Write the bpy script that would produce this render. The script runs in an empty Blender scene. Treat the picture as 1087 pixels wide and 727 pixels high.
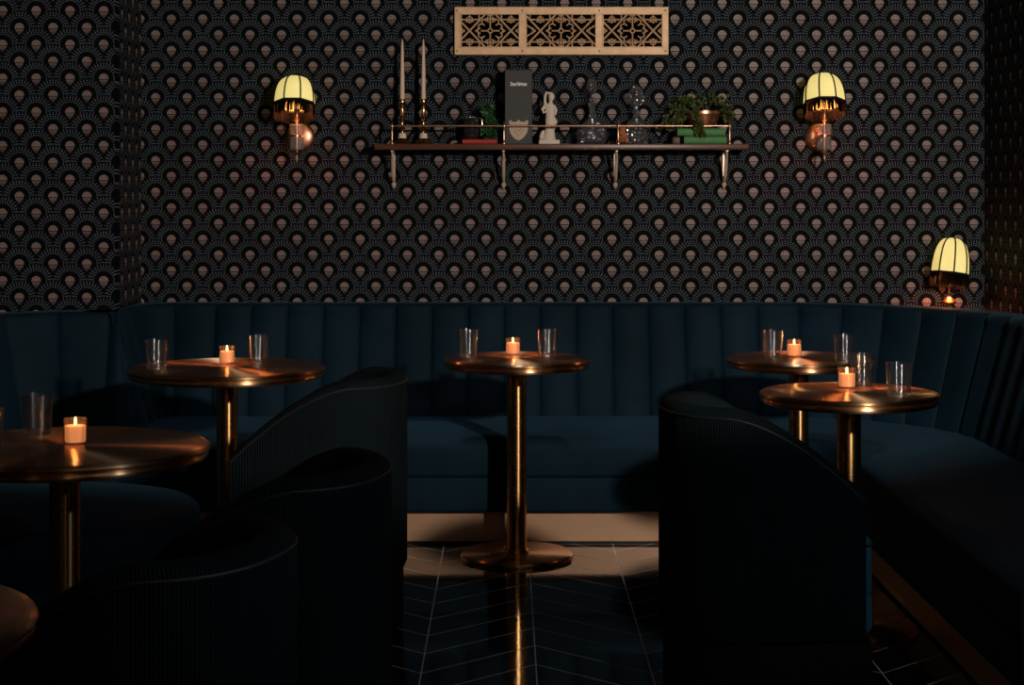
import bpy, bmesh, math, random
from mathutils import Vector, Matrix
PI = math.pi
random.seed(7)
S = bpy.context.scene
C = S.collection

# ------------------------------------------------------------------ camera, world, light, exposure
F, X0, Y0, H = 1800.0, 538.0, 205.0, 1.4
cam_d = bpy.data.cameras.new('camera'); cam = bpy.data.objects.new('camera', cam_d); C.objects.link(cam)
cam.location = (0, 0, H); cam.rotation_euler = (PI/2, 0, 0)
cam_d.sensor_width = 36; cam_d.lens = 36*F/1087
cam_d.shift_x = (543.5-X0)/1087; cam_d.shift_y = -(363.5-Y0)/1087
cam_d.clip_start = .05
S.camera = cam
S.view_settings.view_transform = 'Standard'; S.view_settings.look = 'None'
S.view_settings.gamma = 1; S.view_settings.use_curve_mapping = False
S.view_settings.exposure = 0.0
w = bpy.data.worlds.new('world'); S.world = w; w.use_nodes = True
w.node_tree.nodes['Background'].inputs[0].default_value = (.5, .42, .38, 1)
w.node_tree.nodes['Background'].inputs[1].default_value = .0045
def light(name, kind, loc, power, col, size=.1, aim=None, spot=None, blend=.1):
    l = bpy.data.lights.new(name, kind); l.energy = power; l.color = col
    l.shadow_soft_size = size
    if kind == 'SPOT': l.spot_size = spot; l.spot_blend = blend
    o = bpy.data.objects.new(name, l); C.objects.link(o); o.location = loc
    if aim: o.rotation_euler = (Vector(aim)-Vector(loc)).to_track_quat('-Z', 'Y').to_euler()
    return o
KEY = Vector((2.05, 1.2, 2.36))
az, el = math.radians(19), math.radians(24)
kd = Vector((-math.sin(az)*math.cos(el), math.cos(az)*math.cos(el), math.sin(el)))
light('key_spot', 'SPOT', KEY, 640, (1, .87, .74), .09, KEY+kd, math.radians(96), .05)
# unseen point lights added off frame: glints in brass and glass, fill on chairs
for x, y, z, p, r, c in ((2.9, .2, 1.75, 1.6, .06, (1, .70, .45)), (.6, -1.0, 2.1, 8, .06, (1, .75, .55)), (-1.9, -.8, 2.1, 1.8, .05, (1, .70, .45)),
                      (1.55, 2.5, 1.9, 27, .04, (.80, .92, 1)), (-2.1, 3.6, 2.1, .7, .03, (1, .6, .35)), (.1, 1.6, 2.75, 1.2, .03, (1, .75, .5)), (-.7, -1.1, 1.3, .5, .03, (1, .25, .08))):
    light('fill_glint_light', 'POINT', (x, y, z), p, c, r)

for x in (-.9, .1, 1.1):        # narrow ceiling downlights over the back run of the banquette
    light('downlight', 'SPOT', (x, 6.85, 3.05), 42, (.86, .93, 1), .04, (x, 6.9, 0), math.radians(34), .35)

# ------------------------------------------------------------------ helpers
def at(px, py, h):                       # pixel -> world point at height h
    Y = F*(H-h)/(py-Y0)
    return Vector(((px-X0)*Y/F, Y, h))
def atY(px, py, Y):                      # pixel -> world point at depth Y
    return Vector(((px-X0)*Y/F, Y, H-(py-Y0)*Y/F))
def obj(name, bm, mat, parent=None, smooth=True, angle=40):
    me = bpy.data.meshes.new(name)
    bmesh.ops.recalc_face_normals(bm, faces=bm.faces)
    bm.to_mesh(me); bm.free()
    if mat: me.materials.append(mat)
    if smooth:
        for p in me.polygons: p.use_smooth = True
        try: me.set_sharp_from_angle(angle=math.radians(angle))
        except Exception: pass
    o = bpy.data.objects.new(name, me); C.objects.link(o)
    if parent: o.parent = parent
    if parent and parent.name in WORLDC: me.transform(Matrix.Translation(-parent.location))
    return o
WORLDC = ('banquette', 'bench')     # things whose parts are written in room coordinates
def tag(o, label, cat, group=None, kind=None):
    o['label'] = label; o['category'] = cat
    if group: o['group'] = group
    if kind: o['kind'] = kind
    return o
def empty(name, loc, label=None, cat=None, group=None, rz=0):
    o = bpy.data.objects.new(name, None); C.objects.link(o); o.location = loc
    o.rotation_euler = (0, 0, rz); o.empty_display_size = .1
    if label: tag(o, label, cat, group)
    return o
def struct(o): o['kind'] = 'structure'; return o
def copy_tree(o, parent=None):
    c = o.copy(); C.objects.link(c)
    if parent: c.parent = parent
    for ch in list(o.children): copy_tree(ch, c)
    return c
def move(bm, v, geom=None):
    bmesh.ops.translate(bm, verts=geom or bm.verts, vec=v)
def add_box(bm, x0, x1, y0, y1, z0, z1, bev=0, seg=2):
    r = bmesh.ops.create_cube(bm, size=1)
    vs = r['verts']
    bmesh.ops.scale(bm, verts=vs, vec=(x1-x0, y1-y0, z1-z0))
    bmesh.ops.translate(bm, verts=vs, vec=((x0+x1)/2, (y0+y1)/2, (z0+z1)/2))
    if bev:
        es = list({e for v in vs for e in v.link_edges})
        bmesh.ops.bevel(bm, geom=es, offset=bev, segments=seg, affect='EDGES', profile=.5)
def box(*a, **k):
    bm = bmesh.new(); add_box(bm, *a, **k); return bm
def add_lathe(bm, prof, n=32, center=(0, 0, 0), close=False, mod=None):
    """prof: list of (r, z) top or bottom first; r==0 -> pole"""
    cx, cy, cz = center; rings = []
    for r, z in prof:
        if r <= 1e-7: rings.append([bm.verts.new((cx, cy, cz+z))])
        else:
            ring = []
            for i in range(n):
                a = 2*PI*i/n; rr = r*(mod(a, z) if mod else 1)
                ring.append(bm.verts.new((cx+rr*math.cos(a), cy+rr*math.sin(a), cz+z)))
            rings.append(ring)
    pairs = list(zip(rings, rings[1:]))
    if close: pairs.append((rings[-1], rings[0]))
    for A, B in pairs:
        for i in range(n):
            j = (i+1) % n
            if len(A) == 1 and len(B) == 1: continue
            if len(A) == 1: bm.faces.new((A[0], B[i], B[j]))
            elif len(B) == 1: bm.faces.new((A[i], A[j], B[0]))
            else: bm.faces.new((A[i], A[j], B[j], B[i]))
def lathe(prof, n=32, **k):
    bm = bmesh.new(); add_lathe(bm, prof, n, **k); return bm
def add_tube(bm, pts, r, n=8, closed=False):
    """tube through points, r number or list"""
    pts = [Vector(p) for p in pts]; N = len(pts)
    rs = r if isinstance(r, (list, tuple)) else [r]*N
    rings = []; up = None
    for i, p in enumerate(pts):
        if closed: t = (pts[(i+1) % N]-pts[i-1])
        else: t = pts[min(i+1, N-1)]-pts[max(i-1, 0)]
        t.normalize()
        if up is None:
            up = Vector((0, 0, 1)) if abs(t.z) < .9 else Vector((1, 0, 0))
        s = t.cross(up)
        if s.length < 1e-5: s = t.cross(Vector((0, 1, 0)))
        s.normalize(); up = s.cross(t).normalized()
        rings.append([bm.verts.new(p+(s*math.cos(2*PI*k/n)+up*math.sin(2*PI*k/n))*rs[i]) for k in range(n)])
    prs = list(zip(rings, rings[1:]))
    if closed: prs.append((rings[-1], rings[0]))
    for A, B in prs:
        for k in range(n):
            bm.faces.new((A[k], A[(k+1) % n], B[(k+1) % n], B[k]))
    if not closed:
        bm.faces.new(rings[0][::-1]); bm.faces.new(rings[-1])
def tube(pts, r, n=8, closed=False):
    bm = bmesh.new(); add_tube(bm, pts, r, n, closed); return bm
def grid_mesh(rows, closed_u=False, cap=False):
    bm = bmesh.new()
    V = [[bm.verts.new(p) for p in row] for row in rows]
    for A, B in zip(V, V[1:]):
        n = len(A)
        for i in range(n if closed_u else n-1):
            j = (i+1) % n
            bm.faces.new((A[i], A[j], B[j], B[i]))
    if cap:
        bm.faces.new(V[0][::-1]); bm.faces.new(V[-1])
    return bm

# ------------------------------------------------------------------ materials
def mat(name, col, rough=.5, metal=0, **k):
    m = bpy.data.materials.new(name); m.use_nodes = True
    b = m.node_tree.nodes['Principled BSDF']
    b.inputs['Base Color'].default_value = (*col, 1); b.inputs['Roughness'].default_value = rough
    b.inputs['Metallic'].default_value = metal
    for kk, v in k.items():
        b.inputs[kk.replace('_', ' ')].default_value = v
    return m
class G:
    """tiny math-node writer"""
    def __init__(s, m): s.t = m.node_tree; s.n = s.t.nodes; s.l = s.t.links; s.b = s.n['Principled BSDF']
    def set(s, inp, v):
        if isinstance(v, (int, float)): inp.default_value = v
        elif isinstance(v, tuple): inp.default_value = v
        else: s.l.new(v, inp)
    def m(s, op, a, b=None, c=None):
        nd = s.n.new('ShaderNodeMath'); nd.operation = op
        s.set(nd.inputs[0], a)
        if b is not None: s.set(nd.inputs[1], b)
        if c is not None: s.set(nd.inputs[2], c)
        return nd.outputs[0]
    def mixf(s, f, a, b): return s.m('ADD', s.m('MULTIPLY', s.m('SUBTRACT', 1.0, f), a), s.m('MULTIPLY', f, b))
    def mixc(s, f, a, b):
        nd = s.n.new('ShaderNodeMix'); nd.data_type = 'RGBA'
        s.set(nd.inputs[0], f); s.set(nd.inputs[6], a); s.set(nd.inputs[7], b)
        return nd.outputs[2]
    def noise(s, scale, detail=2, vec=None):
        nd = s.n.new('ShaderNodeTexNoise'); nd.inputs['Scale'].default_value = scale; nd.inputs['Detail'].default_value = detail
        if vec is not None: s.l.new(vec, nd.inputs['Vector'])
        return nd.outputs['Fac']
    def coord(s, which='Object'): return s.n.new('ShaderNodeTexCoord').outputs[which]
    def sep(s, v):
        nd = s.n.new('ShaderNodeSeparateXYZ'); s.l.new(v, nd.inputs[0]); return nd.outputs
    def bump(s, h, strength=.3, dist=.01):
        nd = s.n.new('ShaderNodeBump'); nd.inputs['Strength'].default_value = strength; nd.inputs['Distance'].default_value = dist
        s.l.new(h, nd.inputs['Height']); s.l.new(nd.outputs[0], s.b.inputs['Normal'])

def brass(name, col, rough, aniso=0.0, radial=False, rvar=.08):
    m = mat(name, col, rough, 1.0); g = G(m)
    n = g.noise(9, 4, g.coord())
    g.set(g.b.inputs['Roughness'], g.m('ADD', rough-rvar/2, g.m('MULTIPLY', n, rvar)))
    if aniso:
        g.b.inputs['Anisotropic'].default_value = aniso; g.b.inputs['Anisotropic Rotation'].default_value = .25
        t = g.n.new('ShaderNodeTangent'); t.direction_type = 'RADIAL'; t.axis = 'Z'
        g.l.new(t.outputs[0], g.b.inputs['Tangent'])
    return m
M = {}
M['top'] = brass('turned_brass_top', (.70, .41, .22), .31, .97)
# faint concentric turning lines on the table tops
g = G(M['top']); x, y, z = g.sep(g.coord()); r_ = g.m('SQRT', g.m('ADD', g.m('MULTIPLY', x, x), g.m('MULTIPLY', y, y)))
g.bump(g.m('SINE', g.m('MULTIPLY', r_, 900.0)), .05, .001)
M['brass'] = brass('brushed_brass', (.62, .34, .14), .22)
M['base'] = brass('burnished_bronze_base', (.42, .24, .12), .28, .9)
M['post'] = brass('brushed_brass_post', (.75, .42, .17), .27, .85)
M['copper'] = brass('polished_copper', (.85, .42, .25), .34)
M['rail'] = brass('rose_brass', (.72, .42, .27), .3)
M['kick'] = mat('brushed_bronze_plate', (.52, .31, .19), .38, .35)
g = G(M['kick']); g.set(g.b.inputs['Roughness'], g.m('ADD', .3, g.m('MULTIPLY', g.noise(5, 3, g.coord()), .2)))
M['grille'] = mat('aged_gilt_iron', (.62, .43, .26), .5, .25)
g = G(M['grille']); g.set(g.b.inputs['Base Color'], g.mixc(g.m('POWER', g.noise(30, 4, g.coord()), 1.5), (.80, .54, .33, 1), (.50, .29, .15, 1)))
M['bracket'] = mat('cast_brass_bracket', (.85, .66, .50), .4, .35)

def velvet(name, col, sheen, sheen_col, rib=False):
    m = mat(name, col, .75); g = G(m)
    g.b.inputs['Sheen Weight'].default_value = sheen
    g.b.inputs['Sheen Tint'].default_value = (*sheen_col, 1)
    g.b.inputs['Sheen Roughness'].default_value = .35
    g.b.inputs['Specular IOR Level'].default_value = .05 if rib else .15
    co = g.coord()
    n = g.noise(7, 5, co); c2 = tuple(c*1.5 for c in col)
    g.set(g.b.inputs['Base Color'], g.mixc(n, (*[c*.6 for c in col], 1), (*c2, 1)))
    if rib:
        x, y, z = g.sep(co)
        ang = g.m('ARCTAN2', y, x)
        h = g.m('SINE', g.m('MULTIPLY', ang, 260.0))
        g.bump(h, .5, .003)
    else: g.bump(g.noise(220, 2, co), .15, .002)
    return m
M['velvet'] = velvet('teal_velvet', (.0014, .0135, .0245), .07, (.2, .55, .85))
M['velvet_seat'] = M['velvet']
M['chairfab'] = velvet('charcoal_rib_velvet', (.0042, .0080, .0100), .0, (.5, .6, .65), True)
M['chairseat'] = velvet('blue_chair_velvet', (.02, .09, .13), .2, (.3, .6, .8))
M['piping'] = mat('black_piping', (.006, .008, .01), .6)
M['black'] = mat('black_lacquer', (.006, .006, .007), .35)
M['plinth'] = mat('black_plinth', (.004, .004, .005), .8, 0, Specular_IOR_Level=.1)
M['void'] = mat('duct_black', (.003, .0025, .0025), 1, 0, Specular_IOR_Level=0.0)
M['wood'] = mat('dark_walnut', (.09, .035, .022), .35)
g = G(M['wood']); x, y, z = g.sep(g.coord())
nd = g.n.new('ShaderNodeCombineXYZ'); g.set(nd.inputs[0], g.m('MULTIPLY', x, 2.0)); g.set(nd.inputs[1], g.m('MULTIPLY', y, 30.0)); g.set(nd.inputs[2], g.m('MULTIPLY', z, 30.0))
g.set(g.b.inputs['Base Color'], g.mixc(g.noise(3, 5, nd.outputs[0]), (.16, .06, .035, 1), (.06, .022, .014, 1)))
def thin_glass(name, tint, gloss, rough, aniso=.0, base=.04, bump=0, milk=0):
    """clear thin-walled glass: straight transmission plus Fresnel reflection"""
    m = bpy.data.materials.new(name); m.use_nodes = True; t = m.node_tree; t.nodes.clear(); n, l = t.nodes, t.links
    out = n.new('ShaderNodeOutputMaterial'); tr = n.new('ShaderNodeBsdfTransparent'); tr.inputs[0].default_value = (*tint, 1)
    gl_ = n.new('ShaderNodeBsdfAnisotropic'); gl_.inputs['Roughness'].default_value = rough; gl_.inputs['Anisotropy'].default_value = aniso
    gl_.inputs['Rotation'].default_value = 0
    tg = n.new('ShaderNodeTangent'); tg.direction_type = 'RADIAL'; tg.axis = 'Z'; l.new(tg.outputs[0], gl_.inputs['Tangent'])
    fr = n.new('ShaderNodeFresnel'); fr.inputs[0].default_value = 1.5
    ma = n.new('ShaderNodeMath'); ma.operation = 'MULTIPLY_ADD'; ma.use_clamp = True; ma.inputs[1].default_value = gloss; ma.inputs[2].default_value = base
    l.new(fr.outputs[0], ma.inputs[0]); cap = n.new('ShaderNodeMath'); cap.operation = 'MINIMUM'; cap.inputs[1].default_value = .42; l.new(ma.outputs[0], cap.inputs[0]); ma = cap; mx = n.new('ShaderNodeMixShader'); l.new(ma.outputs[0], mx.inputs[0]); l.new(tr.outputs[0], mx.inputs[1]); l.new(gl_.outputs[0], mx.inputs[2])
    last = mx
    if bump:
        co = n.new('ShaderNodeTexCoord'); vo = n.new('ShaderNodeTexVoronoi'); vo.inputs['Scale'].default_value = bump; vo.feature = 'F1'
        l.new(co.outputs['Object'], vo.inputs['Vector']); bp = n.new('ShaderNodeBump'); bp.inputs['Strength'].default_value = 1; bp.inputs['Distance'].default_value = .02
        l.new(vo.outputs['Distance'], bp.inputs['Height']); l.new(bp.outputs[0], gl_.inputs['Normal'])
    if milk:
        df = n.new('ShaderNodeBsdfDiffuse'); df.inputs[0].default_value = (.8, .82, .85, 1)
        m2 = n.new('ShaderNodeMixShader'); m2.inputs[0].default_value = milk; l.new(mx.outputs[0], m2.inputs[1]); l.new(df.outputs[0], m2.inputs[2]); last = m2
    l.new(last.outputs[0], out.inputs[0]); return m
M['glass'] = thin_glass('clear_glass', (.97, .98, 1), 2.4, .17, .96, .02, milk=.004)
M['amberglass'] = thin_glass('warm_votive_glass', (1, .80, .68), 1.3, .12, .8, .03, milk=.02)
M['crystal'] = thin_glass('cut_crystal', (.93, .95, 1), 1.5, .11, 0, .26, 50, milk=.03)
M['lucite'] = thin_glass('clear_lucite', (.9, .86, .84), 1.2, .15, 0, .06, milk=.13)
M['wax'] = mat('ivory_wax', (.85, .62, .47), .5)
M['waxlit'] = mat('glowing_wax', (.9, .6, .35), .5)
b = M['waxlit'].node_tree.nodes['Principled BSDF']; b.inputs['Emission Color'].default_value = (1, .56, .27, 1); b.inputs['Emission Strength'].default_value = .62
M['flame'] = mat('flame', (1, .6, .2), .5); b = M['flame'].node_tree.nodes['Principled BSDF']
b.inputs['Emission Color'].default_value = (1, .62, .25, 1); b.inputs['Emission Strength'].default_value = 9
M['shade'] = mat('cream_shade_fabric', (.8, .72, .4), .8); b = M['shade'].node_tree.nodes['Principled BSDF']
b.inputs['Emission Color'].default_value = (1, .80, .24, 1)
g = G(M['shade']); x, y, z = g.sep(g.coord())
g.set(g.b.inputs['Emission Strength'], g.m('ADD', .50, g.m('MULTIPLY', g.noise(14, 2, g.coord()), .26)))
M['ribbon'] = mat('black_ribbon', (.008, .006, .005), .7)
M['fringe'] = mat('black_silk_fringe', (.003, .002, .002), .7, 0, Specular_IOR_Level=.1)
M['box'] = mat('charcoal_card', (.035, .036, .036), .6)
M['white'] = mat('white_ink', (.8, .8, .78), .6)
M['gilt'] = mat('old_gold_ink', (.42, .32, .22), .5, .2)
M['giltdark'] = mat('dark_gold_ink', (.22, .15, .09), .5, .2)
M['plaster'] = mat('white_plaster', (.78, .65, .54), .7)
g = G(M['plaster']); g.bump(g.noise(60, 3, g.coord()), .3, .004)
M['red'] = mat('red_cloth_cover', (.42, .03, .02), .6)
M['green'] = mat('green_cloth_cover', (.05, .20, .05), .6)
g = G(M['green']); g.set(g.b.inputs['Base Color'], g.mixc(g.noise(25, 4, g.coord()), (.035, .15, .04, 1), (.08, .27, .075, 1)))
M['pages'] = mat('paper_pages', (.42, .33, .24), .8)
M['leather'] = mat('brown_leather', (.07, .035, .02), .5)
M['leaf'] = mat('ivy_leaf', (.05, .11, .03), .45)
g = G(M['leaf']); g.set(g.b.inputs['Base Color'], g.mixc(g.noise(45, 2, g.coord()), (.02, .06, .012, 1), (.16, .17, .04, 1)))
M['leafg'] = mat('dark_green_leaf', (.03, .12, .035), .45)
g = G(M['leafg']); g.set(g.b.inputs['Base Color'], g.mixc(g.noise(60, 2, g.coord()), (.008, .04, .012, 1), (.06, .22, .06, 1)))
M['smoke'] = mat('smoky_glass', (.03, .03, .032), .08, 0, Transmission_Weight=.3)
M['silver'] = mat('silver_metal', (.7, .68, .66), .2, 1)
M['amber'] = mat('copper_crystal', (.75, .33, .15), .25, .6)

def wallpaper():
    m = mat('deco_fan_wallpaper', (.01, .01, .012), .6); g = G(m)
    u, v, _ = g.sep(g.coord('UV'))
    P = .1418
    u = g.m('DIVIDE', u, P); v = g.m('DIVIDE', v, P)
    def loc(a):  return g.m('SUBTRACT', a, g.m('ROUND', a))
    fu, fv = loc(u), loc(v)
    gu, gv = loc(g.m('ADD', u, .5)), loc(g.m('ADD', v, .5))
    def ln(a, b): return g.m('SQRT', g.m('ADD', g.m('MULTIPLY', a, a), g.m('MULTIPLY', b, b)))
    rE, rO = ln(fu, fv), ln(gu, gv)
    inE = g.m('LESS_THAN', rE, .5); inO = g.m('LESS_THAN', rO, .5)
    low = g.m('GREATER_THAN', fv, gv)
    useE = g.m('MULTIPLY', inE, g.m('MAXIMUM', g.m('SUBTRACT', 1.0, inO), low))
    x = g.mixf(useE, gu, fu); y = g.mixf(useE, gv, fv)
    r = ln(x, y); th = g.m('ARCTAN2', x, y)
    co = g.m('COSINE', g.m('MULTIPLY', th, 30.0))
    dash = g.m('GREATER_THAN', co, .15)
    ring = g.m('GREATER_THAN', g.m('COSINE', g.m('MULTIPLY', r, 2*PI/.062)), .0)
    zone = g.m('MULTIPLY', g.m('GREATER_THAN', r, .285), g.m('LESS_THAN', r, .49))
    upper = g.m('GREATER_THAN', y, -.2)
    dots = g.m('MULTIPLY', g.m('MULTIPLY', dash, ring), zone)
    # long fine rays between the dots of the outer band
    dots = g.m('MULTIPLY', dots, upper)
    # medallion: half disc over a tapering tail, split by a dark line
    y2 = g.m('SUBTRACT', y, .0)
    top = g.m('MULTIPLY', g.m('LESS_THAN', r, .14), g.m('GREATER_THAN', y2, -.02))
    ax = g.m('ABSOLUTE', x)
    yn = g.m('MAXIMUM', 0.0, g.m('MULTIPLY', y2, -4.3))
    wid = g.m('MULTIPLY', .138, g.m('SUBTRACT', 1.0, g.m('POWER', yn, 1.5)))
    tail = g.m('MULTIPLY', g.m('LESS_THAN', ax, wid), g.m('LESS_THAN', y2, -.042))
    med = g.m('MAXIMUM', top, tail)
    holes = g.m('MULTIPLY', g.m('GREATER_THAN', g.m('COSINE', g.m('MULTIPLY', th, 9.0)), .45), g.m('MULTIPLY', g.m('GREATER_THAN', r, .05), g.m('LESS_THAN', r, .115)))
    med = g.m('MULTIPLY', med, g.m('SUBTRACT', 1.0, g.m('MULTIPLY', holes, .5)))
    n = g.noise(9, 3, g.coord('UV')); n2 = g.noise(260, 2, g.coord('UV'))
    tone = g.m('MULTIPLY', g.m('ADD', .45, n), g.m('MAXIMUM', .1, g.m('MULTIPLY_ADD', n2, 3.2, -.6)))
    bg = g.mixc(n, (.0014, .0021, .0032, 1), (.0035, .0042, .0055, 1))
    c1 = g.mixc(g.m('MULTIPLY', dots, g.m('MULTIPLY', tone, .75)), bg, (.175, .21, .26, 1))
    tl = g.m('MAXIMUM', .2, g.m('ADD', 1.0, g.m('MULTIPLY', g.m('MINIMUM', y2, 0.0), 4.9)))
    c2 = g.mixc(g.m('MULTIPLY', g.m('MULTIPLY', med, tl), tone), c1, (.30, .215, .20, 1))
    g.set(g.b.inputs['Base Color'], c2)
    g.set(g.b.inputs['Roughness'], g.mixf(med, .7, .45))
    g.set(g.b.inputs['Specular IOR Level'], g.mixf(g.m('MAXIMUM', med, dots), .06, .3))
    return m
M['paper'] = wallpaper()

# ------------------------------------------------------------------ the room
YW, YB = 7.64, 7.126            # back wall, boxed-out left part
XL, XR, XB = -2.36, 2.152, -1.647
def uv_wall(name, x0, y0, x1, y1, z0, z1, mt, off=(0, 0), thick=.08):
    """wall slab whose room face runs from (x0,y0) to (x1,y1); UV in metres"""
    bm = bmesh.new(); L = math.hypot(x1-x0, y1-y0); d = Vector((x1-x0, y1-y0, 0))/L
    n = Vector((-d.y, d.x, 0))*thick
    a, b2 = Vector((x0, y0, 0)), Vector((x1, y1, 0))
    vs = [bm.verts.new(p) for p in (a+Vector((0,0,z0)), b2+Vector((0,0,z0)), b2+Vector((0,0,z1)), a+Vector((0,0,z1)),
                                    a+n+Vector((0,0,z0)), b2+n+Vector((0,0,z0)), b2+n+Vector((0,0,z1)), a+n+Vector((0,0,z1)))]
    uvl = bm.loops.layers.uv.new('UVMap')
    for idx in ((0,1,2,3), (5,4,7,6), (4,0,3,7), (1,5,6,2), (3,2,6,7), (4,5,1,0)):
        f = bm.faces.new([vs[i] for i in idx])
        for l in f.loops:
            q = l.vert.co; l[uvl].uv = ((q-a).dot(d)+off[0], q.z+off[1])
    me = bpy.data.meshes.new(name); bmesh.ops.recalc_face_normals(bm, faces=bm.faces); bm.to_mesh(me); bm.free(); me.materials.append(mt)
    o = bpy.data.objects.new(name, me); C.objects.link(o); return struct(o)
HC = 3.1
# phase: a medallion sits at pixel (616,272) on the back wall
mp = atY(616.2, 220.6, YW)
P = .1418
uv_wall('wall_back', XB-.0, YW, XR+.08, YW, 0, HC, M['paper'], (-(mp.x-XB) % P, -mp.z % P))
mb = atY(20.5, 101, YB)
uv_wall('wall_left_front', XL-.0, YB, XB, YB, 0, HC, M['paper'], (-(mb.x-XL) % P, -mb.z % P), .08)
uv_wall('wall_left_return', XB, YB+.08, XB, YW, 0, HC, M['paper'], (.02, -mb.z % P), .08)
uv_wall('wall_right', XR, YW, XR, 4.2, 0, HC, M['paper'], (.03, -mp.z % P), .08)
M['dark'] = mat('dark_paint', (.012, .011, .011), .8)
uv_wall('wall_left', XL, -1.5, XL, YB, 0, HC, M['dark'], thick=.08)
uv_wall('wall_rear', 5.0, -1.5, XL, -1.5, 0, HC, M['dark'])
uv_wall('wall_right_far', 5.0, 4.2, 5.0, -1.5, 0, HC, M['dark'])
uv_wall('wall_right_return', XR+.08, 4.2, 5.0, 4.2, 0, HC, M['dark'])
struct(obj('ceiling', box(XL-.1, 5.1, -1.6, YW+.1, HC, HC+.08), M['dark'], smooth=False))

def floor_mat():
    m = mat('polished_black_chevron_tile', (.006, .006, .007), .07); g = G(m)
    x, y, z = g.sep(g.coord())
    Wc = .3363; per = .21
    t = g.m('DIVIDE', g.m('ADD', x, .25), Wc)               # seams at integers
    cell = g.m('FLOOR', t); fr = g.m('SUBTRACT', t, cell)
    odd = g.m('ABSOLUTE', g.m('MODULO', cell, 2.0))
    up = g.mixf(odd, fr, g.m('SUBTRACT', 1.0, fr))          # rises away from seam A
    yy = g.m('DIVIDE', g.m('SUBTRACT', g.m('SUBTRACT', y, 5.155), g.m('MULTIPLY', up, Wc*.905)), per)
    ln1 = g.m('LESS_THAN', g.m('ABSOLUTE', g.m('SUBTRACT', yy, g.m('ROUND', yy))), .0095)
    ln2 = g.m('LESS_THAN', g.m('ABSOLUTE', g.m('SUBTRACT', t, g.m('ROUND', t))), .0045)
    gr = g.m('MAXIMUM', ln1, ln2)
    n = g.noise(4, 4, g.coord())
    tile = g.mixc(n, (.004, .004, .005, 1), (.012, .011, .011, 1))
    g.set(g.b.inputs['Base Color'], g.mixc(gr, tile, (.75, .64, .55, 1)))
    g.set(g.b.inputs['Roughness'], g.mixf(gr, g.m('ADD', .045, g.m('MULTIPLY', n, .05)), .6))
    g.b.inputs['IOR'].default_value = 1.8
    return m
struct(obj('floor', box(XL-.1, 5.1, -1.6, YW+.1, -.08, 0), floor_mat(), smooth=False))

# ------------------------------------------------------------------ banquette
def fillet_path(pts, rad, step=.02):
    """polyline with rounded corners, resampled at even arc length; returns [(p, n)], n = left normal"""
    out = [Vector(pts[0])]
    for i in range(1, len(pts)-1):
        a, p, b2 = Vector(pts[i-1]), Vector(pts[i]), Vector(pts[i+1]); r = rad[i-1]
        u, v = (a-p).normalized(), (b2-p).normalized()
        ang = u.angle(v); t = r/math.tan(ang/2)
        c = p+(u+v).normalized()*(r/math.sin(ang/2))
        s0, s1 = p+u*t-c, p+v*t-c; K = 14
        for k in range(K+1):
            f = k/K; w_ = PI-ang
            q = (s0*math.sin((1-f)*w_)+s1*math.sin(f*w_))/math.sin(w_)
            out.append(c+q)
    out.append(Vector(pts[-1]))
    L = [0]
    for a, b2 in zip(out, out[1:]): L.append(L[-1]+(b2-a).length)
    N = int(L[-1]/step); res = []; j = 0
    for k in range(N+1):
        s = L[-1]*k/N
        while j < len(L)-2 and L[j+1] < s: j += 1
        f = (s-L[j])/max(1e-9, L[j+1]-L[j]); p = out[j].lerp(out[j+1], f)
        res.append(p)
    fin = []
    for k, p in enumerate(res):
        t = (res[min(k+2, N)]-res[max(k-2, 0)]).normalized()
        fin.append((p, Vector((-t.y, t.x)), L[-1]*k/N))
    return fin
def clampw(x, y):
    if x < XB+.012 and y > YB-.012:
        if XB+.012-x < .14 and y-YB+.012 < .30: x, y = XB+.012, YB-.012
        elif XB+.012-x < .14: x = XB+.012
        else: y = min(y, YB-.012)
    return max(min(x, XR-.012), XL+.012), min(y, YW-.012)
bq = empty('banquette', (0, 7.0, 0), 'long teal velvet banquette with channel-tufted back wrapping the room under the wallpaper', 'banquette')
# walked from the right-hand end, round the back, to the left-hand end; room on the right hand, wall on the left?  (normal flipped below)
SEAM0 = (611-X0)*7.42/F
bpath = fillet_path([(1.86, 4.25), (1.86, 7.375), (-1.50, 7.375), (-1.50, 6.86), (-1.98, 6.86), (-1.98, 5.9)], [.76, .05, .1, .3])
def backrest():
    w_ = .1595
    # arc length where the straight back run crosses the seam at SEAM0
    s0 = min(((abs(p.x-SEAM0)+abs(p.y-7.375)), s) for p, n, s in bpath)[1]
    rows = []
    # keep seams crisp: resample nodes per channel
    L = bpath[-1][2]; kk = math.floor(-s0/w_); ss = []
    k = kk
    while s0+k*w_ < L:
        for f in (0, .03, .08, .16, .3, .5, .7, .84, .92, .97): ss.append((s0+(k+f)*w_, f))
        k += 1
    ss = [q for q in ss if 0 <= q[0] <= L]
    def samp(s):
        t = s/L*(len(bpath)-1); i = min(int(t), len(bpath)-2); f = t-i
        p = bpath[i][0].lerp(bpath[i+1][0], f); n = bpath[i][1].lerp(bpath[i+1][1], f).normalized()
        return p, n
    for s, f in ss:
        p, n = samp(s); n = -n    # towards the wall
        bul = .026*(math.sin(PI*f))**.55 if f > 0 else 0
        prof = []
        for j in range(11):
            t = j/10; z = .36+(.875-.36)*t
            off = .005+.125*max(0, (z-.43)/.45)-bul
            prof.append((off, z))
        for a in (20, 45, 70, 90):
            a = math.radians(a)
            prof.append((.125-bul+.035*(1-math.cos(a))*1.0, .875+.036*math.sin(a)-(0 if a < 1.5 else 0)))
        prof += [(.2, .911), (.252, .911), (.252, .36)]
        row = []
        for off, z in prof:
            q = p+n*off; x, y = clampw(q.x, q.y); row.append((x, y, z))
        rows.append(row)
    return grid_mesh(rows, closed_u=True, cap=True)
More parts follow.
